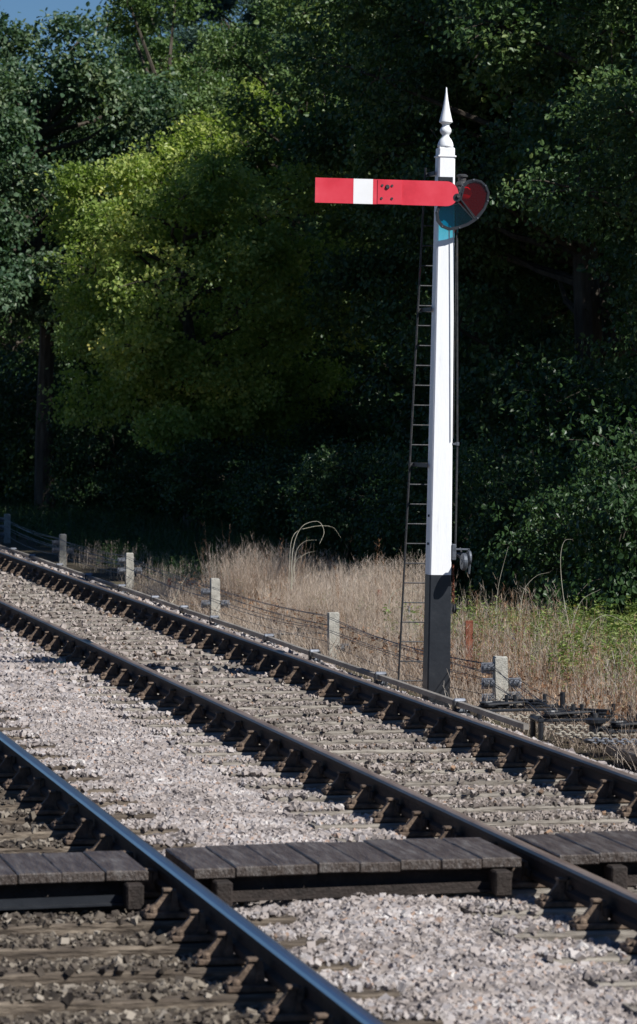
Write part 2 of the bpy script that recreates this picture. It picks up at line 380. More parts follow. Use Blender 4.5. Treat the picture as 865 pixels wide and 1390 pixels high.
def lay(ps, cx, i0, i1):
    for i in range(i0, i1):
        k = rr.randrange(3); sn = ps[k]
        if id(sn) not in used and i >= i0: used.add(id(sn)); o = sn[0]
        else: o = copy_snap(sn)
        o.location = (cx + rr.uniform(-.03, .03), T0 + i * SPACE + rr.uniform(-.02, .02), 0); o.rotation_euler = (0, 0, rr.uniform(-.012, .012) + (PI if rr.random() < .5 else 0))
lay(pf, C2, -1, 78); lay(pn, C1, -2, 36)

# ------------------------------------------------------------------ foot crossing of planks
def crossing(a0, a1, t0, t1, label, npl, skew=.10, ext=None, col=None):
    root = thing('plank_crossing', label, 'crossing', (a0, t0, 0), 'plank panels of the foot crossing')
    w = (a1 - a0) / npl; q = random.Random(int(a0 * 10))
    for i in range(npl):
        x = w * (i + .5); y0 = skew * x + q.uniform(-.012, .012); y1 = t1 - t0 + skew * x + q.uniform(-.015, .015)
        o = MB(); o.box((x, (y0 + y1) / 2, .150 + q.uniform(-.003, .003)), (w - .006, y1 - y0, .052), bev=.006, rz=q.uniform(-.004, .004), ry=q.uniform(-.012, .012)); o.build('plank', M['plank'], root)
    for yy, m in ((.14, 'beam'), (t1 - t0 - .16, 'beam')):
        o = MB(); o.box(((a1 - a0) / 2, yy + skew * (a1 - a0) / 2, .082), (a1 - a0 - .04, .09, .078), bev=.006, rz=math.atan(skew)); o.build('bearer', M[m], root)
    o = MB(); o.box(((a1 - a0) / 2, .045 + skew * (a1 - a0) / 2, .035), (a1 - a0 - .15, .012, .035), rz=math.atan(skew))
    o.box(((a1 - a0) / 2, .02 + skew * (a1 - a0) / 2, .012), (a1 - a0 - .15, .06, .010), rz=math.atan(skew))
    o.build('angle_iron', M['black' if a0 < 2 else 'beam'], root)
    for x in ext or []:
        o = MB(); o.box((x, -.02 + skew * x, .055), (.085, .16, .125), bev=.008); o.build('end_block', M['beam'], root)
    return root
crossing(1.53, 2.83, 18.40, 19.22, 'weathered plank crossing panel at the lower left edge, left of the shiny rail', 6, ext=[1.22])
crossing(3.05, 4.75, 18.52, 19.42, 'long weathered plank crossing panel between the shiny rail and the brown middle rail', 8, ext=[.14, 1.58])
crossing(4.95, 6.25, 18.72, 19.62, 'weathered plank crossing panel at the right edge, between the rails of the far track', 6, ext=[.3])

# ------------------------------------------------------------------ semaphore signal
Zs = 33.2
sx, sy = G(592, Zs)
sig = thing('semaphore_signal', 'tall white and black semaphore signal post with a red and white arm', 'railway signal', (sx, sy, float(gz(sx, sy)) + .0))
BASEZ = CAMZ - (952 - HY) / F * Zs
sig.location.z = BASEZ
def hz(py): return (952 - py) / (F / Zs)     # height over the base of a pixel row
H0 = hz(780); H1 = hz(213)
def wat(h): return .206 - (.206 - .146) * h / H1
def postpart(name, h0, h1, mat):
    o = MB(); b = .012; vs = []; n = 10
    for k in range(n + 1):
        h = h0 + (h1 - h0) * k / n; w = wat(max(h, 0)) / 2
        for (x, y) in ((-w + b, -w), (w - b, -w), (w, -w + b), (w, w - b), (w - b, w), (-w + b, w), (-w, w - b), (-w, -w + b)): vs.append((x, y, h))
    fs = [(k * 8 + i, k * 8 + (i + 1) % 8, (k + 1) * 8 + (i + 1) % 8, (k + 1) * 8 + i) for k in range(n) for i in range(8)]
    fs += [tuple(range(8))[::-1], tuple(n * 8 + i for i in range(8))]
    return o.add(vs, fs).build(name, mat, sig)
postpart('post_base', -.5, H0, M['black'])
postpart('post', H0 + .0015, H1, M['white'])
# cap, collar and finial
o = MB(); w = wat(H1)
o.box((0, 0, H1 + .004), (w + .016, w + .016, .016), bev=.004)
o.box((0, 0, H1 + .045), (w - .006, w - .006, .070), bev=.008)
o.build('post_cap', M['white'], sig)
prof = [(hw_ * .002215 / .99, hz(100 + zy / 2.883)) for zy, hw_ in ((288, 31), (280, 31), (268, 28), (256, 22), (248, 15), (240, 13), (234, 18), (227, 22), (219, 22), (212, 19), (206, 14), (199, 14), (193, 20), (190, 26), (186, 26), (176, 23), (140, 14.5), (100, 7.5), (70, 3.6), (56, 2.6), (52, .8))]
fo = MB().lathe(prof, n=24).build('finial', M['white'], sig, smooth=True)
# arm
AZ = hz(264.5); AY = -.205
arm = bpy.data.objects.new('signal_arm', None)
def arm_outline(x0, x1, h, n=14, round_=True):
    pts = [(x0, -h), ]
    if round_:
        for k in range(n + 1):
            a = -PI / 2 + PI * k / n; pts.append((x1 - h + h * math.cos(a), h * math.sin(a)))
    else: pts += [(x1, -h), (x1, h)]
    pts.append((x0, h)); return pts
hA = .107
o = MB()
bx0, bx1 = (230 - 604) / 440, (305 - 604) / 440
xl, xr = (83 - 604) / 440, (637 - 604) / 440
def sh(pts, dz=AZ): return [(x, z + dz) for x, z in pts]
o.cur = 0; o.prism(sh(arm_outline(xl, bx0 - .0008, hA, round_=False)), AY, AY + .012)
o.cur = 1; o.prism(sh(arm_outline(bx0, bx1, hA, round_=False)), AY, AY + .012)
o.cur = 0; o.prism(sh(arm_outline(bx1 + .0008, xr, hA)), AY, AY + .012)
am = o.build('signal_arm', [M['red'], M['enamel_white']], sig)
o = MB()
px0, px1 = (327 - 604) / 440, (395 - 604) / 440
o.box(((px0 + px1) / 2 + .02, AY - .003, AZ), (px1 - px0 + .06, .006, 2 * hA - .006)); o.build('joint_plate', M['red'], am)
o = MB()
for (zx, zy) in ((340, 447), (378, 447), (338, 497), (378, 497)):
    o.lathe([(.011, -.012), (.011, -.006)], ((zx - 604) / 440, AY, AZ + (472 - zy) / 451), 8, 'Y')
o.lathe([(.016, -.02), (.020, -.010), (.020, -.006)], ((360 - 604) / 440, AY, AZ + (472 - 452) / 451), 10, 'Y')
o.build('bolt', M['iron'], am)
# spectacle casting
def zz(zx, zy): return ((zx - 604) / 440, AZ + (472 - zy) / 451)
outer = [(628, 505), (640, 470), (655, 432), (675, 416), (700, 410), (727, 416), (748, 434), (760, 462), (758, 495), (744, 530), (718, 566), (682, 592), (645, 607), (605, 615), (575, 603), (556, 578), (552, 545), (560, 520)]
cen = (640, 486)
red = [(652, 492), (664, 442), (680, 428), (702, 422), (724, 427), (740, 442), (750, 464), (748, 493), (736, 524), (708, 558)]
blue = [(630, 505), (643, 512), (697, 568), (672, 584), (640, 596), (606, 603), (582, 593), (566, 572), (563, 548), (568, 526)]
SY = AY + .028
def ringframe(o, outl, inn, y0, y1):
    pass
def inset_strip(o, pts, wd, y0, y1, closed=True):
    n = len(pts)
    P = [Vector((x, z)) for x, z in pts]; inner = []; c = sum(P, Vector((0, 0))) / n
    for i in range(n):
        a, b, d = P[i - 1], P[i], P[(i + 1) % n]
        t = ((b - a).normalized() + (d - b).normalized()); t.normalize(); nn = Vector((-t.y, t.x))
        if nn.dot(c - b) < 0: nn = -nn
        inner.append(b + nn * wd)
    vs = [(p.x, y0, p.y) for p in P] + [(p.x, y0, p.y) for p in inner] + [(p.x, y1, p.y) for p in P] + [(p.x, y1, p.y) for p in inner]
    fs = []
    for i in range(n):
        j = (i + 1) % n
        fs += [(i, j, n + j, n + i), (2 * n + i, 3 * n + i, 3 * n + j, 2 * n + j), (i, 2 * n + i, 2 * n + j, j), (n + i, n + j, 3 * n + j, 3 * n + i)]
    o.add(vs, fs)
o = MB()
inset_strip(o, [zz(*p) for p in outer], .018, SY - .014, SY + .014)
inset_strip(o, [zz(*p) for p in red], -.012, SY - .010, SY + .010)
inset_strip(o, [zz(*p) for p in blue], -.012, SY - .010, SY + .010)
a1 = zz(648, 492); a2 = zz(703, 565); o.tube([(a1[0], SY, a1[1]), (a2[0], SY, a2[1])], .010, 6)
# hub between arm end and glasses
hc = zz(632, 486); o.lathe([(.036, -.03), (.036, .02)], (hc[0], SY, hc[1]), 16, 'Y')
sp = o.build('spectacle_frame', M['black'], sig)
MB().prism([zz(*p) for p in red], SY - .003, SY + .003).build('red_lens', M['glass_red'], sp)
MB().prism([zz(*p) for p in blue], SY - .003, SY + .003).build('blue_lens', M['glass_blue'], sp)
# rivets around the casting
o = MB()
for i in range(0, len(outer), 2):
    p = zz(*outer[i]); q = zz(*cen); v = Vector((q[0] - p[0], q[1] - p[1])).normalized() * .011
    o.lathe([(.007, -.020), (.007, -.013)], (p[0] + v.x, SY, p[1] + v.y), 6, 'Y')
o.build('rivet', M['grey_metal'], sp)
# pivot spindle and bearing plate
p = zz(636, 480); pv = MB(); pv.tube([(p[0], AY - .02, p[1]), (p[0], .10, p[1])], .016, 10); pv.build('pivot_spindle', M['iron'], sig)
o = MB(); x0 = (566 - 600) / 440; x1 = (622 - 600) / 440; z0 = AZ + (472 - 435) / 451; z1 = AZ + (472 - 408) / 451
wA = wat(AZ) / 2
o.box(((x0 + x1) / 2, -wA - .010, (z0 + z1) / 2 - .05), (x1 - x0, .020, z1 - z0 + .12), bev=.003)
for k in range(4): o.lathe([(.008, -.012), (.008, 0)], (x0 + .018 + k * .03, -wA - .018, z1 - .022), 6, 'Y')
o.build('bearing_plate', M['black'], sig)
# lamp behind the spectacle
lx, lz = zz(684, 470)
lx -= .03
lamp = MB(); lamp.box((lx, -.005, lz - .03), (.125, .14, .20), bev=.02); lamp.lathe([(.062, lz + .065), (.066, lz + .085), (.050, lz + .110), (.036, lz + .120), (.036, lz + .150), (.050, lz + .156), (.050, lz + .170), (.030, lz + .180)], (lx, -.005, 0), 16)
lo = lamp.build('signal_lamp', M['iron'], sig)
MB().lathe([(.045, -.105), (.055, -.095), (.055, -.07)], (lx + .012, .0, lz + .012), 16, 'Y').build('lens', M['lens'], lo, smooth=True)
o = MB(); o.box(((wA + lx) / 2, .0, lz - .145), (lx - wA + .14, .06, .018)); o.tube([(wA, 0, lz - .35), (lx + .03, 0, lz - .15)], .010, 6); o.build('lamp_bracket', M['iron'], sig)
# operating rod down the right hand face
rodx_t = (630 - 590) / 440 + .02
o = MB(); pts = []
zt = AZ + .0
hm = hz(742)
rx0 = wat(AZ) / 2 + .018; rx1 = wat(hm) / 2 + .040
o.tube([(rx0, -.115, AZ - .05), (rx0, -.10, AZ - .35), (rx1, -.07, hz(600)), (rx1 + .002, -.06, hm)], .0085, 8)
o.build('down_rod', M['iron'], sig)
o = MB(); o.tube([(rx0 - .03, -.115, AZ - .06), (rx0 + .01, -.115, AZ - .06)], .012, 8); o.tube([(rx0 - .004, -.125, AZ + .02), (rx0, -.118, AZ - .07)], .010, 6); o.build('rod_crank', M['iron'], sig)
hg = hz(602); o = MB(); wg = wat(hg) / 2
o.box((wg + .02, -.07, hg), (.045, .03, .016)); o.lathe([(.019, hg - .015), (.019, hg + .015)], (rx1 - .002, -.07, 0), 10); o.build('rod_guide', M['grey_metal'], sig)
# second thin rod (lamp wire) just in front
o = MB(); o.tube([(wat(AZ) / 2 + .004, -.14, AZ - .1), (wat(AZ) / 2 + .006, -.125, hz(420)), (wat(hg) / 2 - .002, -.115, hz(595))], .0045, 6); o.build('lamp_wire', M['iron'], sig)
# balance weight lever
hL = hz(752); wL = wat(hL) / 2
lev = MB(); lev.box((wL + .02, -.02, hL + .02), (.04, .16, .14), bev=.006)
lev.tube([(wL, 0, hL), (wL + .15, 0, hL)], .014, 10)
lev.box((wL + .10, -.05, hL + .045), (.13, .05, .014), bev=.002)
lev.box((wL + .155, -.05, hL + .0), (.014, .05, .10), bev=.002)
lv = lev.build('lever_bracket', M['grey_metal'], sig)
o = MB(); o.tube([(wL + .06, .12, hL + .06), (wL + .06, 0, hL), (wL + .075, -.32, hL - .05)], .011, 8)
o.tube([(wL + .11, .06, hL + .05), (wL + .11, -.06, hL - .03), (wL + .11, -.10, hL - .10)], .010, 8)
o.build('balance_lever', M['iron'], sig)
def disc(x, y, z, r, t): return MB().lathe([(r * .3, -t * .65), (r * .32, -t / 2), (r * .9, -t / 2), (r, -t * .3), (r, t * .3), (r * .9, t / 2), (r * .32, t / 2), (r * .3, t * .65)], (x, y, z), 24, 'X')
disc(wL + .068, -.27, hL - .055, .074, .040).build('balance_weight', M['grey_metal'], sig)
disc(wL + .125, -.22, hL - .02, .062, .024).build('balance_weight', M['grey_metal'], sig)
o = MB(); o.tube([(wL + .135, -.21, hL - .08), (wL + .13, -.20, hL - .16)], .010, 6); o.build('lever_pin', M['grey_metal'], sig)
def chain(o, p0, p1, sag, n, r=.012, wr=.0035):
    p0, p1 = Vector(p0), Vector(p1)
    P = []
    for k in range(n + 1):
        u = k / n; p = p0.lerp(p1, u); p.z -= sag * 4 * u * (1 - u); P.append(p)
    for k in range(n):
        a, b = P[k], P[k + 1]; d = (b - a); L = d.length * .72; d.normalize(); c = (a + b) / 2
        s = d.orthogonal().normalized() if abs(d.z) > .9 else d.cross(Vector((0, 0, 1))).normalized()
        if k % 2: s = d.cross(s)
        ring = [c + d * (L * math.cos(q)) + s * (r * math.sin(q)) for q in [2 * PI * j / 8 for j in range(9)]]
        o.tube(ring, wr, 5, caps=False)
o = MB(); chain(o, (wL + .02, -.06, hL - .09), (wL + .03, -.05, hL - .43), 0, 14, .012, .004); o.build('chain', M['rust'], sig)
o = MB(); hk = hL - .47
o.lathe([(.012, -.02), (.045, -.012), (.035, 0), (.045, .012), (.012, .02)], (wL + .04, -.05, hk), 18, 'X'); o.tube([(wL, -.05, hk), (wL + .08, -.05, hk)], .009, 6); o.box((wL + .012, -.05, hk), (.02, .06, .09)); o.build('wire_pulley', M['iron'], sig)
# bolts along post
for (py, s) in ((738, -1), (700, -1), (868, 1), (905, 1)):
    h = hz(py); w = wat(h) / 2
    MB().lathe([(.012, 0), (.012, .012)], (s * w if s > 0 else -w - .012, -.02, h), 6, 'X').build('bolt', M['iron'], sig)
# ladder behind the post
lad = bpy.data.objects.new('ladder', None); COL.objects.link(lad); lad.parent = sig
yb, yt = .80, .24; hT = hz(226)
def ly(h): return yb + (yt - yb) * h / hT
def lx_(h): return (-.175 + .04 * h / hT)
lc = -.005
for s in (-1, 1):
    o = MB(); hw0, hw1 = .16, .115
    o.tube([(lc + s * hw0, ly(-.1), -.1), (lc + s * (hw0 + hw1) / 2, ly(hT / 2), hT / 2), (lc + s * hw1, ly(hT), hT)], .0095, 6)
    o.build('stile', M['iron'], lad)
h = .12
while h < hT - .05:
    hw_ = .16 + (.115 - .16) * h / hT
    o = MB(); o.tube([(lc - hw_, ly(h), h), (lc + hw_, ly(h), h)], .0065, 6); o.build('rung', M['iron'], lad); h += .1745
for py in (632, 420, 235):
    o = MB()
    hh = hz(py); hw_ = .16 + (.115 - .16) * hh / hT; w = wat(hh) / 2
    for s in (-1, 1): o.box((lc + s * (w + .004 + .01), (w + ly(hh)) / 2 - .0, hh), (.006, ly(hh) - w + .16, .035))
    o.box((lc, ly(hh), hh), (2 * hw_ + .02, .008, .030))
    o.build('ladder_bracket', M['iron'], lad)
sig.rotation_euler = (0, R(1.0), 0)

# ------------------------------------------------------------------ concrete wire posts with pulleys
posts = [(10, 735, 70, .50, 'shaded'), (85, 768, 60, .50, ''), (176, 796, 53.6, .47, ''), (292, 845, 45.3, .52, ''), (453, 893, 39.2, .47, ''), (680, 972, 32.1, .50, '')]
pl = ['farthest concrete wire post, in shade at the left edge', 'second concrete wire post from the left, lit against dark undergrowth', 'third concrete wire post from the left, small, beside pale dry twigs',
      'concrete wire post at the left end of the tall dry grass', 'concrete wire post in front of the tall dry grass, left of the signal ladder', 'nearest and largest concrete wire post, right of the signal']
WPTS = []
banks = [((-1, .40), (-1, .26), (-1, .12)), ((-1, .36), (-1, .24), (1, .24)), ((-1, .36), (-1, .22), (1, .22)), ((-1, .36), (-1, .22), (1, .22)), ((1, .10), ), ((-1, .41), (-1, .28), (-1, .15), (1, .275), (1, .16))]
for i, (px, py, z, h, _) in enumerate(posts):
    x, y = G(px, z); zb = CAMZ - (py - HY) / F * z
    root = thing('wire_post', pl[i], 'post', (x, y, zb), 'concrete wire posts along the line', rz=random.Random(i).uniform(-.05, .05))
    root.rotation_euler = (random.Random(i + 5).uniform(-.02, .02), random.Random(i + 9).uniform(-.02, .02), 0)
    o = MB(); q = random.Random(i)
    vs = []; lev_ = [-.3, 0, h * .3, h * .6, h - .012, h]
    for k, hh in enumerate(lev_):
        w = .056 - .004 * hh / h; w = w - (.01 if k == len(lev_) - 1 else 0)
        for (ax, ay) in ((-1, -1), (1, -1), (1, 1), (-1, 1)):
            vs.append((ax * w + q.uniform(-.002, .002), ay * w * 1.1, hh + (q.uniform(-.006, .006) if k >= 4 else 0)))
    fs = [(k * 4 + a, k * 4 + (a + 1) % 4, (k + 1) * 4 + (a + 1) % 4, (k + 1) * 4 + a) for k in range(5) for a in range(4)] + [(20, 21, 22, 23)]
    o.add(vs, fs).build('post', M['concrete'], root)
    for (s, hh) in banks[i]:
        b = MB(); L = .105
        for k in range(4):
            xx = s * (.064 + .012 + k * .0235); b.lathe([(.018, -.009), (.036, -.008), (.036, -.005), (.022, 0), (.036, .005), (.036, .008), (.018, .009)], (xx, -.03, hh), 14, 'X')
        b.box((s * (.06 + L / 2), -.03, hh + .040), (L, .012, .008)); b.box((s * (.06 + L / 2), -.03, hh - .040), (L, .012, .006)); b.tube([(s * .05, -.03, hh), (s * (.06 + L + .01), -.03, hh)], .006, 6)
        b.box((s * (.06 + L), -.03, hh), (.006, .02, .086))
        b.build('pulley_bank', M['galv'], root)
    WPTS.append((x, y, zb))
# wires strung along the posts
def wire(side, hh, k, i0, i1, label, endp=None):
    o = MB(); pts = []
    q = random.Random(int(hh * 100) + k)
    for i in range(i0, i1 + 1):
        x, y, zb = WPTS[i]; p = Vector((x + side * (.076 + k * .0235), y, zb + hh + .036))
        if pts:
            a = pts[-1]
            sg = q.uniform(.02, .07)
            for u in (.17, .33, .5, .67, .83): w_ = a.lerp(p, u); w_.z -= sg * 4 * u * (1 - u); o_ = w_; pts.append(o_) if False else tmp.append(o_)
            tmp.append(p); pts.append(p)
        else: pts = [p]; tmp = [p]
    tmp = sorted(tmp, key=lambda v: -v.y)
    if endp is not None:
        a = tmp[-1]; e = Vector(endp)
        for u in (.33, .66, 1): w_ = a.lerp(e, u); w_.z -= .03 * 4 * u * (1 - u); tmp.append(w_)
    o.tube(tmp, .0032, 5)
    return tag(o.build('signal_wire', M['rope']), label, 'wire', 'signal wires strung along the concrete posts')
wl = 'thin steel signal wire strung past the concrete posts'
q = random.Random(11)
for (s, hh, k) in ((-1, .40, 0), (-1, .40, 2), (-1, .27, 1), (-1, .27, 3), (-1, .14, 1), (1, .27, 1), (1, .16, 2), (1, .27, 3)):
    wire(s, hh, k, 0, 5, wl, (7.55 + .09 * k + (0.1 if s > 0 else -.1) + q.uniform(-.1, .1), 27.5 + q.uniform(-.6, .8), -.10))

# ------------------------------------------------------------------ point rodding on roller stands
ra = 6.97; rz_ = .055
o = MB(); pts = [(ra, t, rz_) for t in np.linspace(27.3, 95, 40)]
n_ = len(pts); vs = []
for (x, t, z) in pts:
    for (dx, dz) in ((-.020, -.020), (.020, -.020), (.020, .020), (-.020, .020)): vs.append((x + dx + .004 * math.sin(t), t, z + dz + .003 * math.sin(t * .7)))
fs = [(k * 4 + a, k * 4 + (a + 1) % 4, k * 4 + 4 + (a + 1) % 4, k * 4 + 4 + a) for k in range(n_ - 1) for a in range(4)] + [(0, 1, 2, 3)]
M['rodding'] = pmat('rodding_steel', [(0.3, (.16, .14, .12)), (.55, (.30, .275, .24)), (.75, (.42, .39, .35))], 8, .6, .3, stretch=(1, .3, 1))
o.add(vs, fs); tag(o.build('point_rodding', M['rodding']), 'long grey steel point rod running beside the far rail', 'rodding')
root = thing('rodding_roller', 'low cast iron roller stand carrying the point rod beside the far rail', 'roller stand', (0, 0, 0), 'roller stands under the point rod')
o = MB(); o.box((0, 0, -.04), (.16, .10, .05), bev=.01)
for s in (-1, 1): o.box((s * .045, 0, .02), (.016, .055, .13), bev=.004)
o.build('stand', M['iron'], root)
o = MB(); o.lathe([(.022, -.036), (.028, -.03), (.019, -.02), (.019, .02), (.028, .03), (.022, .036)], (0, 0, .003), 14, 'X'); o.tube([(-.065, 0, .003), (.065, 0, .003)], .008, 6); o.build('roller', M['grey_metal'], root)
o = MB(); o.lathe([(.010, -.05), (.020, -.04), (.020, .04), (.010, .05)], (0, 0, .083), 12, 'X'); o.build('top_roller', M['galv'], root)
sn = snapshot(root)
zsl = [30.2, 33.1, 36.0, 38.3, 41.5, 43.5, 45.6, 48.3, 51.3, 54.3, 57.4, 59.8, 62.5, 65.2]
for i, z in enumerate(zsl):
    # depth to t at a=ra
    t = (z - ra * SP) / CP
    c = root if i == 0 else copy_snap(sn)
    c.location = (ra, t, .0); c.rotation_euler = (0, 0, random.Random(i).uniform(-.08, .08))

# ------------------------------------------------------------------ cranks, frames and chains at the right
def wheel(o, c, r, h=.03):
    o.lathe([(r * .25, 0), (r * .25, h * .9), (r * .3, h * .9), (r * .34, h * .35), (r * .8, h * .35), (r * .86, 0), (r, 0), (r, h * .3), (r * .9, h * .5), (r, h * .7), (r, h), (r * .85, h), (r * .8, h * .65)], c, 22)
gzc = -.11
b = MB()
b.box((8.0, 26.9, gzc + .012), (1.9, 3.4, .05), bev=.01); 
for i, (x, y, rz) in enumerate(((7.48, 29.7, .05), (7.75, 28.7, -.06), (8.0, 27.7, .04))):
    root = thing('crank_frame', ['black iron crank frame with two wheels, nearest the concrete post', 'black iron crank frame with upright pins in the middle of the chains', 'black iron crank frame at the right edge beside the grey chain'][i], 'crank frame', (x, y, gzc), 'black crank frames at the end of the rodding', rz)
    o = MB(); Lx = .78
    for yy in (-.16, .16): o.box((.05, yy, .10), (Lx, .045, .022), bev=.005)
    for xx in (-.33, .42): o.box((xx, 0, .10), (.05, .37, .024), bev=.005)
    for xx in (-.33, .42):
        for yy in (-.16, .16): o.tube([(xx, yy, -.05), (xx, yy, .12)], .022, 8)
    o.build('frame', M['black'], root)
    for k, (dx, dy, r) in enumerate(((-.15, .03, .12), (.18, -.02, .10))):
        w_ = MB(); wheel(w_, (dx, dy, .122), r); w_.build('wheel', M['black'], root)
    for dx in (-.02, .05, .30):
        o = MB(); o.tube([(dx, .12, .10), (dx, .12, .20)], .016, 8); o.build('pin', M['black'], root)
    o = MB(); o.tube([(.38, -.1, .1), (.38, -.1, .23)], .022, 8); o.build('pin', M['black'], root)
    o = MB(); o.box((-.1, -.10, .150), (.42, .05, .016), rz=.5, bev=.004); o.box((.12, .1, .158), (.36, .045, .016), rz=-.7, bev=.004); o.build('crank_arm', M['iron'], root)
root = thing('capstan_pulley', 'squat round black iron bollard among the crank frames', 'pulley', (7.62, 27.75, gzc))
MB().lathe([(.085, 0), (.085, .02), (.05, .04), (.045, .13), (.08, .15), (.085, .175), (.05, .185)], n=20).build('drum', M['black'], root, smooth=False)
MB().lathe([(.02, .185), (.02, .215), (.012, .22)], n=8).build('pin', M['iron'], root)
cl = [((7.42, 30.1, .02), (8.3, 30.0, .03), 'pale rusty chain behind the crank frames', 'rustchain'), ((7.28, 29.2, .0), (8.0, 29.3, .02), 'short chain lying left of the crank frames', 'rustchain'), ((7.35, 28.2, .0), (8.4, 28.3, .03), 'pale chain passing the iron bollard', 'rustchain'),
      ((7.25, 27.5, .01), (8.3, 27.55, .03), 'light chain in front of the iron bollard', 'rustchain'), ((7.35, 26.95, .01), (8.6, 27.0, .02), 'silvery grey chain nearest the camera by the timber base', 'galv')]
M['rustchain'] = pmat('pale_chain', [(0.3, (.28, .25, .20)), (.7, (.50, .46, .38))], 30, .6, .4)
for p0, p1, lb, mm in cl:
    o = MB(); z0 = gzc + .085; chain(o, (p0[0], p0[1], z0 + p0[2]), (p1[0], p1[1], z0 + p1[2]), .03, int((p1[0] - p0[0]) / .036), .020, .0062)
    tag(o.build('chain', M[mm]), lb, 'chain', 'chains on the crank frames')
root = thing('timber_base', 'grey weathered timber base under the chains at the right edge', 'timber', (7.9, 27.0, gzc))
for k in range(4):
    o = MB(); o.box((.30, -.55 + k * .27, -.02), (1.2, .24, .07), bev=.008, rz=.03); o.build('baulk', M['plank'], root)
# small crank beside the rodding further along
x, y = G(345, 41.2)
root = thing('small_crank', 'small black crank lying beside the rod left of the dry grass', 'crank', (x - .05, y, -.18))
o = MB(); o.box((0, 0, .03), (.34, .30, .04), bev=.006); wheel(o, (-.05, .0, .05), .11); o.build('base', M['black'], root)
o = MB(); o.tube([(.35, .1, 0), (.35, .1, .12)], .018, 8); o.lathe([(.05, 0), (.05, .02), (.02, .08), (.03, .12)], (.55, .05, .03), 10); o.tube([(0, 0, .09), (1.2, .1, .10)], .012, 6); o.build('crank_rod', M['iron'], root)

# ------------------------------------------------------------------ rusty fence posts and stakes
rp = [(634, 842, 35.4, .050, 'orange rusted iron post standing right of the signal base'), (805, 877, 35.0, .045, 'dark rusted iron post among dry stalks near the right edge'), (513, 800, 42, .035, 'thin rusty post half hidden in dry grass left of the ladder'), (229, 785, 52, .035, 'short rusty post behind the far wire posts')]
for px, py, z, w_, lb in rp:
    x, y = G(px, z); tz = CAMZ - (py - HY) / F * z; g = float(gz(x, y)) - .1
    o = MB(); o.box((0, -w_ * .5, (tz - g) / 2), (w_ * 1.6, .010, tz - g), bev=.002); o.box((0, 0, (tz - g) / 2), (.010, w_, tz - g - .004), bev=.002)
    ob = tag(o.build('iron_post', M['rust'], loc=(x, y, g)), lb, 'post', 'rusty iron posts in the grass'); ob.rotation_euler = (0, R(.8), .3)
for px, py, z, lb in ((555, 824, 40, 'thin pale stake seen between the ladder and the signal base'), (697, 862, 35.5, 'thin pale stake in the grass above the nearest wire post')):
    x, y = G(px, z); tz = CAMZ - (py - HY) / F * z; g = float(gz(x, y)) - .1
    o = MB(); o.tube([(0, 0, 0), (0, 0, tz - g)], .012, 8); o.lathe([(.016, tz - g), (.016, tz - g + .012)], n=8); tag(o.build('marker_stake', M['galv'], loc=(x, y, g)), lb, 'stake')

# ------------------------------------------------------------------ grass and weeds
def unit(v): return v / np.maximum(np.linalg.norm(v, axis=-1, keepdims=True), 1e-9)
def ribbons(base, top_dir, length, width, bend, nseg=3, rg=None):
    """tapered bent ribbons; returns verts, quads"""
    n = len(base); side = unit(np.stack([rg.normal(size=n), rg.normal(size=n), np.zeros(n)], 1))
    bd = unit(np.stack([rg.normal(size=n), rg.normal(size=n), np.zeros(n)], 1))
    V = np.zeros((n, (nseg + 1) * 2, 3))
    for k in range(nseg + 1):
        u = k / nseg
        c = base + top_dir * (length * u)[:, None] + bd * (length * bend * u * u)[:, None]
        c[:, 2] -= length * bend * bend * u * u * .6
        w = (width * (1 - .75 * u))[:, None] * side * .5
        V[:, 2 * k] = c - w; V[:, 2 * k + 1] = c + w
    f = np.array([(2 * k, 2 * k + 1, 2 * k + 3, 2 * k + 2) for k in range(nseg)])
    Fq = (np.arange(n)[:, None, None] * (nseg + 1) * 2 + f[None]).reshape(-1, 4)
    return V.reshape(-1, 3), Fq
def cat(parts):
    V = []; Fs = []; o = 0
    for v, f in parts: V.append(v); Fs.append(f + o); o += len(v)
    return np.concatenate(V), np.concatenate(Fs)
LEAF = np.array([(0, 0, 0), (-.34, .30, .06), (-.30, .72, .05), (0, 1, -.10), (.30, .72, .05), (.34, .30, .06)])
LF = np.array([(0, 3, 2, 1), (0, 5, 4, 3)])
def leaves(P, U, Nn, s, wid=1.0):
    n = len(P); U = unit(U); Nn = unit(Nn - U * (Nn * U).sum(1, keepdims=True)); Wd = np.cross(U, Nn)
    V = P[:, None] + (Wd[:, None] * LEAF[None, :, 0, None] * wid + U[:, None] * LEAF[None, :, 1, None] + Nn[:, None] * LEAF[None, :, 2, None]) * s[:, None, None]
    Fq = (np.arange(n)[:, None, None] * 6 + LF[None]).reshape(-1, 4)
    return V.reshape(-1, 3), Fq
rg = np.random.default_rng(21)
def area(n, a0, a1, t0, t1, f=None):
    a = rg.uniform(a0, a1, n); t = rg.uniform(t0, t1, n)
    if f is not None:
        k = f(a, t) > rg.random(n); a = a[k]; t = t[k]
    return np.stack([a, t, gz(a, t) - .02], 1)
